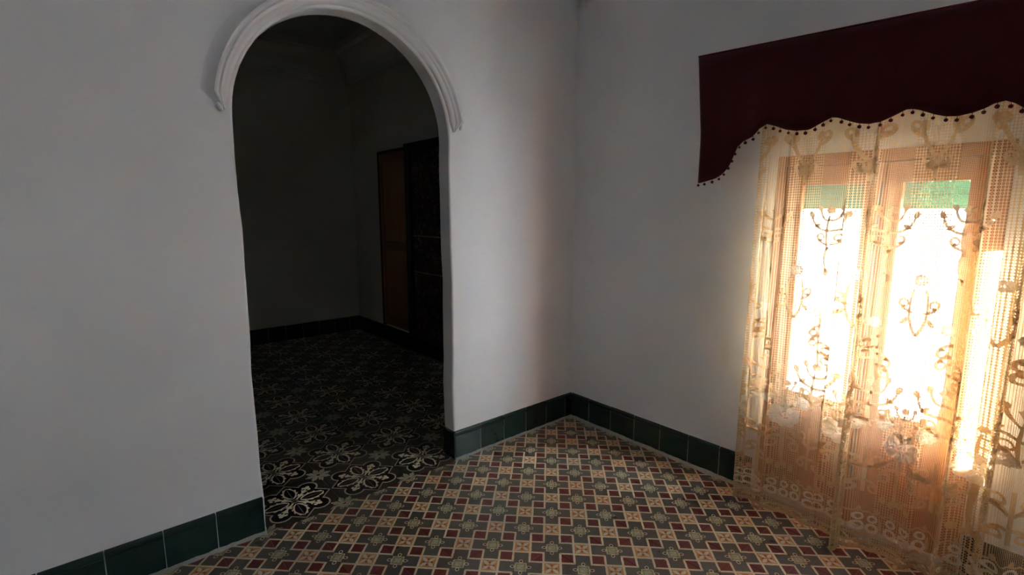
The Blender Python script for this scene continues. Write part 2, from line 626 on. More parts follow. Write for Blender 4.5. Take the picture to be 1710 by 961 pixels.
# soft plaster arris on the opening
bv = wall_back.modifiers.new('arris', 'BEVEL')
bv.width = 0.012
bv.segments = 3
bv.limit_method = 'ANGLE'
bv.angle_limit = math.radians(60)
for p_ in wall_back.data.polygons: p_.use_smooth = False

# moulded archivolt round the opening, its ends tapering to points
prof = [(0.586, -0.004), (0.588, 0.012), (0.600, 0.022), (0.612, 0.024), (0.616, 0.031), (0.624, 0.035), (0.631, 0.030), (0.634, 0.034), (0.642, 0.044), (0.650, 0.044), (0.655, 0.034), (0.661, 0.023), (0.669, 0.013), (0.680, 0.005), (0.693, 0.0005), (0.705, -0.002)]
bm = bmesh.new()
rings = []
a0, a1 = PI - math.radians(8.5), math.radians(9.5)
stations = []
for k in range(7):                       # taper at the left end
    f = k / 6
    stations.append((PI - math.radians(2.5) - math.radians(6.0) * f, min(1, 0.10 + 0.9 * f)))
NS = 56
for k in range(1, NS): stations.append((a0 + (a1 - a0) * k / NS, 1.0))
for k in range(7):
    f = k / 6
    stations.append((a1 - math.radians(5.0) * f, max(0.10, 1 - 0.9 * f)))
for a, s in stations:
    ring = []
    for r, dpt in prof:
        rr = 0.600 + (r - 0.600) * s
        dd_ = dpt * (0.35 + 0.65 * s) if s < 1 else dpt
        ring.append(bm.verts.new((AX + rr * math.cos(a), YB - dd_, AZ + rr * math.sin(a))))
    rings.append(ring)
for q in range(len(rings) - 1):
    for k in range(len(prof) - 1):
        bm.faces.new((rings[q][k], rings[q][k + 1], rings[q + 1][k + 1], rings[q + 1][k]))
bm.faces.new(rings[0]); bm.faces.new(rings[-1])
tr1 = link('trim_1', bm, 'plaster', None, True)
tag(tr1, 'white moulded plaster archivolt over the archway', 'trim', 'structure')
md = tr1.modifiers.new('es', 'EDGE_SPLIT'); md.split_angle = math.radians(50)
for s in (-1, 1):                         # small drop ornament under each end
    bm = bmesh.new()
    bmesh.ops.create_uvsphere(bm, u_segments=10, v_segments=8, radius=1)
    bmesh.ops.scale(bm, vec=(0.012, 0.014, 0.020), verts=bm.verts)
    bmesh.ops.rotate(bm, verts=bm.verts, cent=(0, 0, 0), matrix=Matrix.Rotation(s * 0.5, 3, 'Y'))
    bmesh.ops.translate(bm, vec=(AX + s * (0.652 if s > 0 else 0.622), YB - 0.012, AZ + (0.080 if s > 0 else 0.035)), verts=bm.verts)
    link('drop_ornament', bm, 'plaster', tr1, True)

# ------------------------------------------------------------------ right wall with the balcony door's opening, other walls, ceilings
DY0, DY1, DZ1 = -1.395, -2.285, 1.865      # opening of the balcony door
OUTX = 0.20
def wall_boxes(name, boxes, mat, label):
    bm = bmesh.new()
    for b in boxes: box(bm, *b)
    o = link(name, bm, mat)
    tag(o, label, 'wall', 'structure')
    return o
bm = bmesh.new()
wr = wall_boxes('wall_right', [(XR, OUTX, DY0, YB + T * 0.5, -0.1, H), (XR, OUTX, -3.3, DY1, -0.1, H), (XR, OUTX, DY1, DY0, DZ1, H),
                                (XR, OUTX, YF - 0.1, -3.75, -0.1, H), (XR, OUTX, -3.75, -3.3, 2.3, H)], 'plaster',  # second opening, out of view, added for the extra daylight
                'white plaster wall holding the balcony door')
wall_boxes('wall_left', [(XL - 0.12, XL, YF - 0.1, YB, -0.1, H)], 'plaster', 'white plaster side wall left of the archway')
wall_boxes('wall_front', [(XL - 0.12, OUTX, YF - 0.25, YF, -0.1, H)], 'plaster', 'white plaster wall opposite the archway')
cl = link('ceiling', bbox(XL - 0.12, OUTX, YF - 0.25, YFAR + 0.12, H, H + 0.2), 'plaster')
tag(cl, 'white plaster ceiling over both rooms', 'ceiling', 'structure')
wall_boxes('wall_inner_back', [(XFARL - 0.12, OUTX, YFAR, YFAR + 0.12, -0.1, H)], 'plaster_inner', 'dim plaster wall at the far end of the inner room')
wall_boxes('wall_inner_right', [(XR, OUTX, YB + T * 0.5, YFAR, -0.1, H)], 'plaster_inner', 'dim plaster wall of the inner room with a brown door')
wall_boxes('wall_inner_left', [(XFARL - 0.12, XFARL, YB + T, YFAR, -0.1, H)], 'plaster_inner', 'dim plaster side wall of the inner room, hidden left of the arch')

# cornice of the inner room: stepped cove run along the two walls in view
cprof = [(0.0, 3.17), (0.018, 3.175), (0.020, 3.20), (0.045, 3.215), (0.050, 3.24), (0.075, 3.30), (0.12, 3.37), (0.18, 3.42), (0.24, 3.44), (0.245, 3.47), (0.28, 3.475), (0.285, 3.55)]
def cornice(name, f, n0, n1, label):
    bm = bmesh.new()
    rows = [[bm.verts.new(f(q, d_, z)) for d_, z in cprof] for q in (n0, n1)]
    for k in range(len(cprof) - 1):
        bm.faces.new((rows[0][k], rows[0][k + 1], rows[1][k + 1], rows[1][k]))
    o = link(name, bm, 'plaster_inner')
    tag(o, label, 'cornice', 'structure')
cornice('trim_2', lambda q, d_, z: (q, YFAR - d_, z), XFARL, XR, 'stepped plaster cornice along the far wall of the inner room')
cornice('trim_3', lambda q, d_, z: (XR - d_, q, z), YB + T, YFAR, 'stepped plaster cornice above the brown door of the inner room')

# ------------------------------------------------------------------ skirting of glazed green tiles
BH, BT = 0.185, 0.010
def skirt_tile_mesh(w):
    bm = bmesh.new()
    # profile in (depth, height): flat face, rounded bead along the top
    pr = [(0, 0), (BT, 0), (BT, 0.150), (BT + 0.0035, 0.156), (BT + 0.0045, 0.165), (BT + 0.003, 0.174), (BT - 0.002, 0.181), (0, BH)]
    e = 0.0012
    rows = []
    for x, sh in ((0, e), (e, 0), (w - e, 0), (w, e)):
        rows.append([bm.verts.new((x, -max(0, d_ - sh if d_ > 0 else 0), z)) for d_, z in pr])
    for q in range(3):
        for k in range(len(pr) - 1):
            bm.faces.new((rows[q][k], rows[q][k + 1], rows[q + 1][k + 1], rows[q + 1][k]))
    bm.faces.new(rows[0]); bm.faces.new(rows[-1])
    bmesh.ops.recalc_face_normals(bm, faces=bm.faces)
    me = bpy.data.meshes.new('tile')
    bm.to_mesh(me)
    bm.free()
    return me
FULL = skirt_tile_mesh(0.2015)
def skirting(name, p0, p1, label, first=None):
    """tiles from p0 to p1; local -y is the face"""
    p0, p1 = Vector((*p0, 0)), Vector((*p1, 0))
    t = p1 - p0
    L = t.length
    ang = math.atan2(t.y, t.x)
    bm = bmesh.new()
    box(bm, 0, L, -0.0075, 0, 0, BH - 0.006)
    root = link(name, bm, 'joint')
    root.location = p0
    root.rotation_euler = (0, 0, ang)
    tag(root, label, 'baseboard', 'structure')
    x = 0.0
    k = 0
    while x < L - 0.01:
        w = min(0.2015, L - x)
        if k == 0 and first: w = first
        me = FULL if abs(w - 0.2015) < 1e-6 else skirt_tile_mesh(w)
        o = link('tile', me, 'green_glaze', root)
        o.location = (x, 0, random.uniform(-0.0008, 0.0008))
        o.rotation_euler = (0, random.gauss(0, 0.0015), 0)
        x += w + 0.0035
        k += 1
    return root
AL, ARX = AX - AR, AX + AR
skirting('baseboard_back', (ARX + 0.004, YB), (XR, YB), 'dark green glazed tile skirting between the archway and the room corner')
# left run starts at the arch and goes left: build it mirrored so the joints fall as in the photograph
skirting('baseboard_left', (XL + 0.0, YB), (AL - 0.002, YB), 'dark green glazed tile skirting left of the archway', first=((AL - 0.002 - XL) % 0.205) - 0.0035 + 0.205 * 0)
skirting('baseboard_right', (XR, YB - 0.015), (XR, DY0 + 0.02), 'dark green glazed tile skirting under the wall up to the balcony door', first=0.175)
skirting('baseboard_far_right', (XR, DY1 - 0.01), (XR, -3.3), 'dark green glazed tile skirting beyond the balcony door behind the lace')
skirting('baseboard_jamb', (ARX + 0.003, YB + T), (ARX + 0.003, YB - BT), 'dark green tile skirting on the right reveal of the archway')
skirting('baseboard_inner_back', (XFARL, YFAR), (XR, YFAR), 'near-black tile skirting along the far wall of the inner room')
skirting('baseboard_inner_right', (XR, YFAR), (XR, YB + T), 'near-black tile skirting under the brown door of the inner room')
mo = mortar('mortar_fillet', (XR - 0.01, DY0, 0.0), (XR - 0.01, YB - 0.01, 0.0), -0.036, floor)
mo = mortar('mortar_fillet', (XR, YB - 0.009, 0.0), (ARX, YB - 0.009, 0.0), -0.022, floor)
mo = mortar('mortar_fillet', (AL, YB - 0.009, 0.0), (XL, YB - 0.009, 0.0), -0.022, floor)

# ------------------------------------------------------------------ inner room door: plain brown leaf beside a dark framed floral panel
dr = empty('door_1', (XR, 2.45, 0))
tag(dr, 'brown panelled door beside a dark floral panel in the inner room', 'door', 'structure')
def dbox(name, y0, y1, z0, z1, d0, d1, mat, bev=0.004, parent=dr):
    """box given in world y, z and distance from the wall"""
    bm = bbox(-d1, -d0, min(y0, y1) - 2.45, max(y0, y1) - 2.45, z0, z1, bev, 1)
    return link(name, bm, mat, parent)
fy0, fy1 = 3.15, 2.45
lf = dbox('door_leaf', fy0 - 0.03, fy1, 0.22, 2.245, 0.002, 0.018, 'brown_wood')
dbox('stile', fy0 - 0.03, fy0 - 0.10, 0.22, 2.245, 0.018, 0.030, 'brown_wood', parent=lf)
dbox('stile', fy1 + 0.06, fy1, 0.22, 2.245, 0.018, 0.030, 'brown_wood', parent=lf)
for z0, z1 in ((0.22, 0.34), (1.13, 1.24), (2.15, 2.245)):
    dbox('rail', fy0 - 0.10, fy1 + 0.06, z0, z1, 0.018, 0.029, 'brown_wood_h', parent=lf)
dbox('frame', fy0, fy0 - 0.03, 0.20, 2.28, 0.0, 0.036, 'dark_wood')
dbox('frame', fy0, fy1, 2.245, 2.28, 0.0, 0.036, 'dark_wood')
pn = dbox('floral_panel', 2.33, 1.42, 0.26, 2.24, 0.01, 0.05, 'floral_dark', 0.0)
dbox('frame', 2.44, 2.33, 0.19, 2.30, 0.0, 0.075, 'dark_wood')
dbox('frame', 1.42, 1.31, 0.19, 2.30, 0.0, 0.075, 'dark_wood')
dbox('frame', 2.33, 1.42, 2.235, 2.30, 0.0, 0.075, 'dark_wood')
dbox('frame', 2.33, 1.42, 0.19, 0.27, 0.0, 0.075, 'dark_wood')
for z in (0.93, 1.32):
    dbox('glazing_bar', 2.33, 1.42, z, z + 0.012, 0.05, 0.056, 'metal', 0.002, pn)

# ------------------------------------------------------------------ balcony door: orange varnished frame, two leaves, roller shutter
wd = empty('door_2', (XR, -1.84, 0))
tag(wd, 'orange varnished double balcony door with glass panes behind the lace curtain', 'door', 'structure')
def wbox(name, y0, y1, z0, z1, x0, x1, mat, bev=0.004, parent=wd):
    bm = bbox(x0 - XR, x1 - XR, y0 + 1.84, y1 + 1.84, z0, z1, bev, 2)
    return link(name, bm, mat, parent)
FX0, FX1 = 0.033, 0.105
wbox('frame', DY0 - 0.002, DY0 - 0.045, 0.0, DZ1, FX0, FX1, 'orange_wood')
wbox('frame', DY1 + 0.002, DY1 + 0.045, 0.0, DZ1, FX0, FX1, 'orange_wood')
wbox('frame', DY0 - 0.045, DY1 + 0.045, DZ1 - 0.055, DZ1 - 0.001, FX0, FX1, 'orange_wood_h')
wbox('threshold', DY0 - 0.045, DY1 + 0.045, 0.0, 0.03, FX0 + 0.004, 0.20, 'concrete')
LX0, LX1 = 0.045, 0.095
def leaf(y0, y1, st_l, st_r):
    lf = wbox('leaf', y0, y0 - st_l, 0.035, DZ1 - 0.058, LX0, LX1, 'orange_wood')
    wbox('stile', y1, y1 + st_r, 0.035, DZ1 - 0.058, LX0, LX1, 'orange_wood', parent=lf)
    a, b = y0 - st_l, y1 + st_r
    wbox('rail', a + 0.006, b - 0.006, 1.715, DZ1 - 0.058, LX0, LX1, 'orange_wood_h', parent=lf)
    wbox('rail', a + 0.006, b - 0.006, 0.55, 0.635, LX0, LX1, 'orange_wood_h', parent=lf)
    wbox('rail', a + 0.006, b - 0.006, 0.035, 0.225, LX0, LX1, 'orange_wood_h', parent=lf)
    wbox('panel', a + 0.012, b - 0.012, 0.22, 0.56, LX0 + 0.012, LX1 - 0.015, 'orange_wood', 0.0, lf)
    wbox('raised_field', a - 0.05, b + 0.05, 0.265, 0.51, LX0 + 0.004, LX0 + 0.02, 'orange_wood', 0.003, lf)
    wbox('pane', a + 0.006, b - 0.006, 0.63, 1.72, LX0 + 0.024, LX0 + 0.028, 'glass', 0.0, lf)
    return lf
leaf(DY0 - 0.048, -1.858, 0.077, 0.073)
leaf(-1.862, DY1 + 0.048, 0.073, 0.077)
wbox('astragal', -1.846, -1.874, 0.035, DZ1 - 0.058, LX0 - 0.008, LX0 + 0.004, 'orange_wood', 0.003)
# bolt rod with its handle on the meeting stile
bm = bmesh.new()
tube(bm, [(LX0 - 0.017 - XR, -1.860 + 1.84, 0.25), (LX0 - 0.017 - XR, -1.860 + 1.84, 1.72)], 0.006)
br = link('bolt_rod', bm, 'metal', wd, True)
bm = bmesh.new()
tube(bm, [(LX0 - 0.017 - XR, -1.860 + 1.84, 1.02), (LX0 - 0.04 - XR, -1.868 + 1.84, 1.02), (LX0 - 0.045 - XR, -1.90 + 1.84, 0.98)], 0.006)
link('handle', bm, 'metal', br, True)

rs = empty('roller_shutter', (0.15, -1.84, 1.6))
tag(rs, 'pale green plastic roller shutter mostly raised outside the balcony door', 'shutter')
SX = 0.15
for k in range(5):
    z0 = 1.598 + k * 0.0615
    bm = bmesh.new()
    # slat: shallow curved section with a hooked top
    sec = [(0.0, 0.0), (0.006, 0.010), (0.008, 0.028), (0.006, 0.048), (0.0, 0.0565), (-0.003, 0.0565), (-0.001, 0.046), (0.0, 0.028), (-0.001, 0.010), (-0.003, 0.0)]
    rows = [[bm.verts.new((sx_, y + 1.84, z0 - 1.6 + zz)) for sx_, zz in sec] for y in (DY0 - 0.03, DY1 + 0.03)]
    for q in range(len(sec)):
        bm.faces.new((rows[0][q], rows[0][(q + 1) % len(sec)], rows[1][(q + 1) % len(sec)], rows[1][q]))
    bm.faces.new(rows[0]); bm.faces.new(rows[1])
    sl = link('slat', bm, 'shutter_plastic', rs)
    # hooks joining it to the next slat leave a row of light slots
    bm = bmesh.new()
    y = DY0 - 0.03
    while y > DY1 + 0.05:
        box(bm, -0.002, 0.003, y - 0.052 + 1.84, y + 1.84, z0 - 1.6 + 0.0565, z0 - 1.6 + 0.0620)
        y -= 0.066 if k == 1 else 0.0535
    link('hook', bm, 'shutter_plastic', sl)
for y in (DY0 - 0.004, DY1 + 0.004 + 0.022):
    bm = bbox(SX - 0.02 - 0.15, SX + 0.02 - 0.15, y - 0.026 + 1.84, y + 1.84, 0.03 - 1.6, DZ1 - 0.01 - 1.6, 0.002, 1)
    link('guide', bm, 'metal', rs)

# ------------------------------------------------------------------ outside: balcony, walls added to block the sun, railing, house across the street
bs = link('balcony_slab', bbox(OUTX, 1.25, -3.1, -0.98, -0.12, -0.02), 'concrete')
tag(bs, 'pale concrete balcony slab outside the glass door', 'balcony', 'structure')
sw = link('wall_sun_block', bbox(OUTX, 0.98, -1.165, -0.98, -0.12, 3.4), 'stucco')  # added out of view: trims the sun to a strip on the curtain
tag(sw, 'unseen stucco wall left of the door, added to narrow the sunlight', 'wall', 'structure')
sw = link('wall_sun_block', bbox(OUTX, 2.0, -3.28, -3.12, -3.2, 3.4), 'stucco')  # added out of view: shades the second opening, bounces sun through the door
tag(sw, 'unseen stucco wall right of the door, added to block and bounce sunlight', 'wall', 'structure')
rl = empty('balcony_railing', (1.18, -2.2, 0))
tag(rl, 'thin iron balcony railing washed out in the glare outside the door', 'railing')
for z, r in ((0.98, 0.016), (0.08, 0.010)):
    bm = bmesh.new()
    tube(bm, [(0, -0.88, z), (0, 0.98, z)], r)
    link('rail', bm, 'metal', rl, True)
bm = bmesh.new()
tube(bm, [(0, 0, -0.02), (0, 0, 0.98)], 0.007, 6)
bal = bpy.data.meshes.new('baluster')
bm.to_mesh(bal); bm.free()
for k in range(17):
    o = link('baluster', bal, 'metal', rl, False)
    o.location = (0, -0.86 + k * 0.11, 0)
gd = link('ground', bbox(OUTX, 30, -25, 25, -3.3, -3.2), 'concrete')
tag(gd, 'pale street surface below the balcony', 'street', 'structure')
hs = empty('house', (7.5, 0, -3.2))
tag(hs, 'white house front across the street lost in the window glare', 'building')
link('wall', bbox(0, 4, -9, 9, 0, 5.4), 'stucco', hs)
link('roof_edge', bbox(-0.2, 4.1, -9.1, 9.1, 5.4, 5.6, 0.02, 1), 'concrete', hs)
for y in (-6, -3, 0, 3, 6):
    w_ = link('window', bbox(-0.03, 0.05, y - 0.5, y + 0.5, 3.3, 4.8, 0.01, 1), 'concrete', hs)
    link('pane', bbox(-0.045, -0.031, y - 0.4, y + 0.4, 3.4, 4.7), 'stucco', w_)

# ------------------------------------------------------------------ red valance
va = empty('curtain_valance', (-0.05, -1.83, 2.3))
tag(va, 'dark red velvet valance with scalloped pompom edge above the balcony door', 'valance')
VX = -0.140
left = [(-1.058, 1.743), (-1.066, 1.740), (-1.110, 1.752), (-1.153, 1.764), (-1.185, 1.782), (-1.21, 1.805), (-1.225, 1.830), (-1.240, 1.868), (-1.258, 1.915), (-1.286, 1.941), (-1.312, 1.950), (-1.339, 1.959), (-1.372, 1.993), (-1.405, 2.012), (-1.443, 1.998), (-1.491, 1.976), (-1.535, 1.965), (-1.592, 1.964), (-1.645, 1.987), (-1.690, 2.005), (-1.715, 2.000), (-1.748, 1.984), (-1.795, 1.965), (-1.833, 1.958), (-1.871, 1.963), (-1.921, 1.985), (-1.955, 2.001), (-1.979, 2.0), (-2.009, 1.989), (-2.049, 1.969), (-2.087, 1.955), (-2.123, 1.95), (-2.165, 1.957), (-2.198, 1.97), (-2.221, 1.984), (-2.252, 1.989), (-2.277, 1.977)]
bot = left + [(-2.318, 1.945), (-2.352, 1.930), (-2.39, 1.915), (-2.418, 1.880), (-2.438, 1.83), (-2.46, 1.78), (-2.50, 1.745), (-2.56, 1.722), (-2.602, 1.712)]
def vtop(y): return 2.407 - (y + 1.021) / (-2.157 + 1.021) * 0.049
def resample(pts, step):
    out_ = [Vector(pts[0])]
    acc = 0.0
    for a, b in zip(pts[:-1], pts[1:]):
        a, b = Vector(a), Vector(b)
        L = (b - a).length
        t = step - acc
        while t <= L:
            out_.append(a + (b - a) * (t / L))
            t += step
        acc = (acc + L) % step
    return out_
bp = resample([Vector(q) for q in bot], 0.012)
bp.append(Vector(bot[-1]))
def vdepth(y, f):     # soft waves growing towards the hem
    return VX - f * (0.006 * math.sin(y * 17) + 0.004 * math.sin(y * 41 + 1))
bm = bmesh.new()
NR = 10
grid = []
for q in bp:
    y, zb = q.x, q.y
    f0 = (y - bp[0].x) / (bp[-1].x - bp[0].x)
    yt = -1.018 + f0 * (-2.64 + 1.018)
    colv = []
    for k in range(NR + 1):
        f = k / NR
        g = f ** 0.8
        yy = yt + (y - yt) * min(1, f * 1.6)
        colv.append(bm.verts.new((vdepth(yy, f) + 0.05, yy + 1.83, vtop(yt) + (zb - vtop(yt)) * f - 2.3)))
    grid.append(colv)
for a, b in zip(grid[:-1], grid[1:]):
    for k in range(NR): bm.faces.new((a[k], a[k + 1], b[k + 1], b[k]))
fb = link('fabric', bm, 'red_velvet', va, True)
so = fb.modifiers.new('thickness', 'SOLIDIFY'); so.thickness = 0.004; so.offset = 1
# pelmet board with its two returns behind the cloth
bm = bmesh.new()
for (y0, y1, x0, x1, z0, z1) in ((-1.036, -2.622, VX + 0.006, VX + 0.02, 2.18, None), (-1.036, -1.052, VX + 0.02, XR, 2.18, None), (-2.606, -2.622, VX + 0.02, XR, 2.18, None)):
    vs_, _ = box(bm, x0 + 0.05, x1 + 0.05, min(y0, y1) + 1.83, max(y0, y1) + 1.83, z0 - 2.3, 0)
    for v_ in vs_[4:]: v_.co.z = vtop(v_.co.y - 1.83) - 0.004 - 2.3
link('pelmet_board', bm, 'dark_wood', va)
# welt along the top edge and braid along the hem
bm = bmesh.new()
tube(bm, [(VX + 0.05 - 0.002, yy + 1.83, vtop(yy) - 2.3) for yy in [-1.018 - k * 0.054 for k in range(31)]], 0.005, 6)
link('welt', bm, 'red_trim', va, True)
bm = bmesh.new()
tube(bm, [(vdepth(q.x, 1) + 0.05 - 0.002, q.x + 1.83, q.y - 2.3 + 0.001) for q in bp], 0.003, 6)
link('braid', bm, 'red_trim', va, True)
bm = bmesh.new()
bmesh.ops.create_icosphere(bm, subdivisions=2, radius=0.0078)
for v_ in bm.verts: v_.co *= random.uniform(0.9, 1.1)
tube(bm, [(0, 0, 0.006), (0, 0, 0.017)], 0.0012, 5)
pom = bpy.data.meshes.new('pompom')
bm.to_mesh(pom); bm.free()
for q in resample([Vector(q) for q in bot], 0.0385):
    o = link('pompom', pom, 'red_trim', va, True)
    o.location = (vdepth(q.x, 1) + 0.05 - 0.003 + random.uniform(-0.003, 0.003), q.x + 1.83 + random.uniform(-0.003, 0.003), q.y - 2.3 - 0.016)
    o.scale = [random.uniform(0.85, 1.1)] * 3

# ------------------------------------------------------------------ lace curtain
cu = empty('lace_curtain', (-0.10, -1.9, 0))
tag(cu, 'cream floral lace curtain hanging to the floor before the balcony door', 'curtain')
CY0, CY1, CZ1 = -1.362, -2.50, 2.30
FOLDS = [(-1.372, 0.030, 0.016), (-1.412, 0.042, 0.016), (-1.458, 0.040, 0.017), (-1.505, 0.040, 0.018), (-1.565, 0.022, 0.020), (-1.700, 0.014, 0.016), (-1.765, 0.030, 0.013),
         (-1.862, 0.092, 0.018), (-1.900, 0.045, 0.014), (-1.945, 0.020, 0.014), (-1.990, 0.012, 0.02), (-2.07, 0.012, 0.02), (-2.232, 0.070, 0.018), (-2.120, 0.026, 0.016), (-2.365, 0.045, 0.022), (-2.43, 0.05, 0.02)]
PLEATS = [(-1.412, 1.9, 0.020, 0.016), (-1.462, 2.1, 0.020, -0.016), (-1.512, 1.8, 0.018, 0.014), (-1.765, 1.8, 0.020, 0.014), (-1.862, 2.6, 0.030, 0.024), (-2.232, 2.0, 0.018, 0.016), (-2.365, 2.4, 0.026, 0.02)]
def cx(y, z):
    t = max(0.0, min(1.0, z / CZ1))
    amp = 0.75 + 0.45 * (1 - t)
    amp *= min(1.0, 0.35 + max(0.0, 2.02 - z) * 1.6)
    x = -0.088 - 0.012 * (1 - t)
    for yc, a, w in FOLDS:
        drift = 0.014 * math.sin(yc * 31) * (1 - t)
        ww = w * (1 + 0.25 * (1 - t))
        x -= amp * a * math.exp(-((y - yc - drift) / ww) ** 2) * (1 + 0.25 * math.sin(z * 3.1 + yc * 50))
    x += 0.004 * math.sin(y * 60 + z * 2) + 0.006 * math.sin(y * 11 + z * 1.7)
    return x
def cpt(y, z, off=0.0):
    """a point of the cloth in the curtain's own coordinates"""
    t = max(0.0, min(1.0, z / CZ1))
    k = min(1.0, max(0.0, (2.25 - z) * 2.0))
    x, yy = cx(y, z), y
    for yc, b, w, a in PLEATS:          # pleats: the cloth doubles back over itself
        d = (y - yc - 0.014 * math.sin(yc * 31) * (1 - t)) / w
        if abs(d) > 3.5: continue
        e = math.exp(-d * d)
        yy -= k * b * d * w * e
        x -= k * a * d * e
    return (x - off + 0.10, yy + 1.9, z)
NYC, NZC = 640, 70
vco, faces, uvs = [], [], []
for j in range(NZC + 1):
    z = 0.010 + (CZ1 - 0.010) * j / NZC
    for i in range(NYC + 1):
        y = CY0 + (CY1 - CY0) * i / NYC
        zz = z
        if j == 0: zz = 0.010 + 0.006 * (1 + math.sin(y * 37))
        vco.append(cpt(y, zz))
for j in range(NZC):
    for i in range(NYC):
        a = j * (NYC + 1) + i
        faces.append((a, a + 1, a + NYC + 2, a + NYC + 1))
me = bpy.data.meshes.new('net')
me.from_pydata(vco, [], faces)
uvl = me.uv_layers.new(name='cloth')
for l in me.loops:
    q = vco[l.vertex_index]
    i_ = l.vertex_index % (NYC + 1)
    uvl.data[l.index].uv = (CY0 + (CY1 - CY0) * i_ / NYC, q[2])
link('net', me, 'lace_net', cu, True)

class Lace:
    """flat embroidery drawn in cloth coordinates (y, z), laid 1 mm before the net"""
    def __init__(s, k=1.0): s.v, s.f, s.k = [], [], k
    def p(s, y, z):
        y = max(CY1, min(CY0, y)); z = max(0.012, z)
        s.v.append(cpt(y, z, 0.0016)); return len(s.v) - 1
    def stroke(s, pts, w0, w1=None):
        w1 = w0 if w1 is None else w1
        w0, w1 = w0 * s.k, w1 * s.k
        n = len(pts)
        prev = None
        for k, (y, z) in enumerate(pts):
            a, b = pts[max(0, k - 1)], pts[min(n - 1, k + 1)]
            dy, dz = b[0] - a[0], b[1] - a[1]
            L = math.hypot(dy, dz) or 1
            w = (w0 + (w1 - w0) * k / max(1, n - 1)) / 2
            ny, nz = -dz / L * w, dy / L * w
            cur = (s.p(y + ny, z + nz), s.p(y - ny, z - nz))
            if prev: s.f.append((prev[0], prev[1], cur[1], cur[0]))
            prev = cur
    def blob(s, y, z, ry, rz, rot=0, n=12, lob=0, la=0.15):
        c0 = s.p(y, z)
        ids = []
        for k in range(n):
            a = 2 * PI * k / n
            r = 1 + la * math.cos(lob * a) if lob else 1
            px, pz = ry * r * math.cos(a), rz * r * math.sin(a)
            ids.append(s.p(y + px * math.cos(rot) - pz * math.sin(rot), z + px * math.sin(rot) + pz * math.cos(rot)))
        for k in range(n): s.f.append((c0, ids[k], ids[(k + 1) % n]))
    def ring(s, y, z, r0, r1, n=16, lob=0, la=0.1):
        pts = []
        for k in range(n + 1):
            a = 2 * PI * k / n
            r = (r0 + r1) / 2 * (1 + (la * math.cos(lob * a) if lob else 0))
            pts.append((y + r * math.cos(a), z + r * math.sin(a)))
        s.stroke(pts, r1 - r0)
    def scroll(s, y, z, size, d, up=1, w=0.008, turns=1.35, n=20):
        """C-scroll springing from (y, z) sideways (d) and curling in on itself, with a bud at its end"""
        pts = []
        for k in range(n + 1):
            t = k / n
            a = -PI / 2 + turns * 2 * PI * t * 0.75
            r = size * (1 - 0.72 * t)
            pts.append((y + d * (size * 0.9 * min(1, t * 2.2) * 0.6 + r * math.cos(a) * 0.55), z + up * (size * 0.55 + r * math.sin(a) * 0.55)))
        s.stroke(pts, w, w * 0.6)
        s.blob(pts[-1][0], pts[-1][1], size * 0.14, size * 0.14, n=8)
    def build(s, name, mat):
        me = bpy.data.meshes.new(name)
        me.from_pydata(s.v, [], s.f)
        return link(name, me, mat, cu, False)
def bez(p0, p1, p2, n=10):
    return [((1 - t) ** 2 * p0[0] + 2 * t * (1 - t) * p1[0] + t * t * p2[0], (1 - t) ** 2 * p0[1] + 2 * t * (1 - t) * p1[1] + t * t * p2[1]) for t in [k / n for k in range(n + 1)]]
thread, rings_ = Lace(1.5), Lace()
def tree(y, z, s, flip=1):
    thread.stroke(bez((y, z - 0.11 * s * flip), (y + 0.02 * s, z - 0.03 * s * flip), (y, z + 0.05 * s * flip)), 0.009 * s, 0.006 * s)
    for d in (-1, 1):
        thread.stroke(bez((y, z - 0.02 * s * flip), (y + d * 0.06 * s, z - 0.02 * s * flip), (y + d * 0.075 * s, z + 0.045 * s * flip)), 0.008 * s, 0.005 * s)
        thread.stroke(bez((y, z + 0.03 * s * flip), (y + d * 0.03 * s, z + 0.02 * s * flip), (y + d * 0.04 * s, z + 0.075 * s * flip)), 0.007 * s, 0.005 * s)
        thread.blob(y + d * 0.078 * s, z + 0.055 * s * flip, 0.011 * s, 0.016 * s, d * -0.5, 8)
        thread.blob(y + d * 0.042 * s, z + 0.085 * s * flip, 0.010 * s, 0.014 * s, d * -0.3, 8)
        thread.scroll(y + d * 0.004, z - 0.085 * s * flip, 0.055 * s, d, flip, 0.007 * s)
        thread.blob(y + d * 0.05 * s, z + 0.005 * s * flip, 0.008 * s, 0.016 * s, d * 0.9, 8)
    thread.blob(y, z + 0.075 * s * flip, 0.018 * s, 0.016 * s, 0, 15, 5, 0.2)
def heart(y, z, s):
    for d in (-1, 1):
        thread.stroke(bez((y, z - 0.075 * s), (y + d * 0.045 * s, z - 0.01 * s), (y + d * 0.055 * s, z + 0.045 * s), 12), 0.010 * s, 0.008 * s)
        thread.scroll(y + d * 0.045 * s, z + 0.02 * s, 0.058 * s, d, 1, 0.010 * s)
        thread.blob(y + d * 0.048 * s, z + 0.058 * s, 0.013 * s, 0.022 * s, -d * 0.4, 10)
        thread.scroll(y + d * 0.002, z - 0.11 * s, 0.05 * s, d, 1, 0.008 * s)
        thread.blob(y + d * 0.02 * s, z - 0.10 * s, 0.010 * s, 0.020 * s, d * 0.5, 8)
    rose_flower(y, z + 0.075 * s, 0.026 * s)
    thread.stroke([(y, z - 0.075 * s), (y, z - 0.15 * s)], 0.012 * s, 0.007 * s)
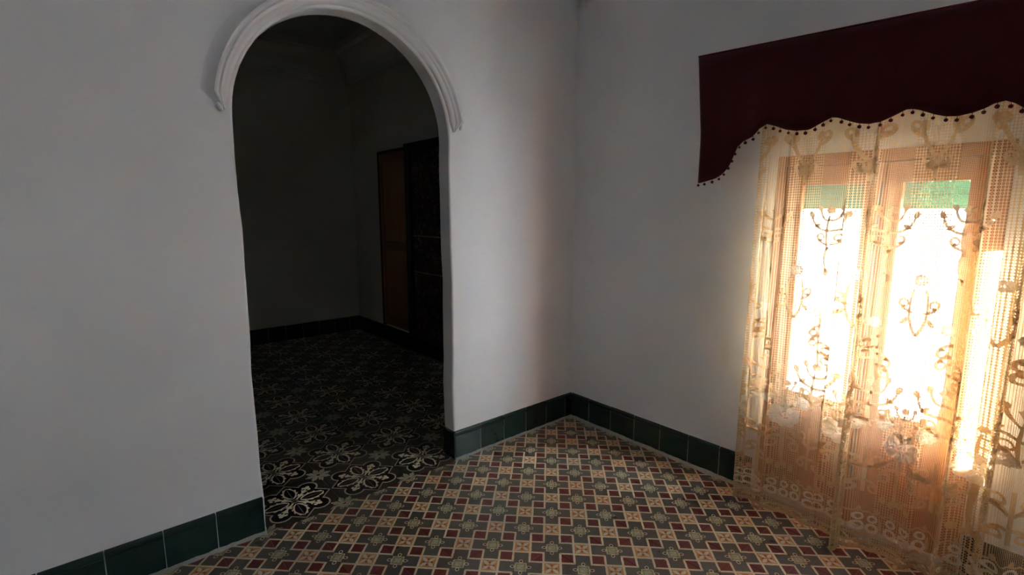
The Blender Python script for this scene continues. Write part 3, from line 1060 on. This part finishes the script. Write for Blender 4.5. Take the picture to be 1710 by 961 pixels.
def rose_flower(y, z, r):
    rose = Lace()
    rose.ring(y, z, r * 0.10, r * 0.22, 12)
    rose.ring(y, z, r * 0.34, r * 0.96, 36, 9, 0.07)
    for k in range(9):
        a = 2 * PI * k / 9
        rose.blob(y + math.cos(a) * r * 0.86, z + math.sin(a) * r * 0.86, r * 0.20, r * 0.26, a, 8)
    for k in range(4):
        a = 2 * PI * k / 4 + 0.4
        rose.stroke([(y + math.cos(a) * r * q, z + math.sin(a) * r * q) for q in (0.2, 0.36)], r * 0.1)
    rose.build('rose_motif', 'lace_rose')
PER = 0.243
for k in range(-1, 6):
    y0 = -1.5825 - PER * k
    yh = y0 - PER / 2
    heart(y0 + 0.0, 1.875, 1.05)
    tree(yh, 1.515, 1.0, 1)
    thread.stroke(bez((yh, 1.42), (yh + 0.025, 1.36), (yh - 0.005, 1.30)), 0.008, 0.005)
    thread.blob(yh, 1.30, 0.010, 0.018)
    # wandering spray in the middle of the cloth
    for d in (-1, 1):
        thread.stroke(bez((y0, 1.06), (y0 + d * 0.05, 1.14), (y0 + d * 0.02, 1.26), 12), 0.008, 0.005)
        thread.scroll(y0 + d * 0.02, 1.16, 0.06, d, 1, 0.007)
        thread.blob(y0 + d * 0.045, 1.12, 0.009, 0.02, d * 0.7, 8)
    rose_flower(y0, 1.30, 0.024)
    rose_flower(yh + 0.02, 1.10, 0.022)
    for z, d in ((1.04, 1), (0.96, -1), (0.99, 1), (0.91, -1)):
        thread.scroll(yh - d * 0.004, z, 0.062, d, -1, 0.009)
    thread.stroke(bez((yh, 1.08), (yh + 0.012, 0.98), (yh - 0.006, 0.84)), 0.009, 0.007)
    tree(yh, 0.745, 1.15, 1)
    tree(y0, 0.66, 0.8, 1)
    # roses of the lower border
    rose_flower(y0, 0.550, 0.064)
    rose_flower(y0 - 0.078, 0.632, 0.034)
    rose_flower(y0 + 0.070, 0.640, 0.026)
    for d in (-1, 1):
        for q in range(3):
            thread.blob(y0 + d * (0.045 + q * 0.022), 0.46 - q * 0.012, 0.011, 0.030, d * (0.7 + 0.2 * q), 10)
        thread.scroll(y0 + d * 0.01, 0.44, 0.075, d, -1, 0.010)
        thread.scroll(yh + d * 0.004, 0.42, 0.070, d, 1, 0.010)
        thread.scroll(yh + d * 0.004, 0.36, 0.060, d, -1, 0.010)
    thread.stroke(bez((y0, 0.49), (y0 + 0.01, 0.36), (y0, 0.27)), 0.012, 0.008)
    thread.stroke([(yh, 0.52), (yh, 0.30)], 0.010)
    for q in range(4):
        thread.blob(y0 + (q - 1.5) * 0.03, 0.27 + 0.012 * (q % 2), 0.012, 0.020, 0, 9)
# rows of paired rings and the scalloped hem
y = CY0 - 0.02
k = 0
while y > CY1 + 0.02:
    for z, r in ((0.176, 0.020), (0.130, 0.025)):
        rings_.ring(y, z, r * 0.50, r * 1.0, 14)
    if k % 3 == 2:
        thread.blob(y - 0.026, 0.148, 0.006, 0.040, 0, 8)
        y -= 0.014
    thread.blob(y, 0.215, 0.008, 0.014, 0, 8)
    y -= 0.052
    k += 1
for zc, w in ((0.095, 0.006), (0.205, 0.005), (0.055, 0.008), (0.022, 0.014)):
    thread.stroke([(CY0 + (CY1 - CY0) * q / 400, zc + 0.004 * math.sin(q * 0.5)) for q in range(401)], w)
# picot edge down the free side and shell stitches between the chains
for q in range(150):
    z = 0.03 + q * 0.0148
    thread.blob(CY0 - 0.006, z, 0.006, 0.006, 0, 6)
thread.build('embroidery', 'lace_thread')['kind'] = 'stuff'
rings_.build('ring_border', 'lace_rose')['kind'] = 'stuff'
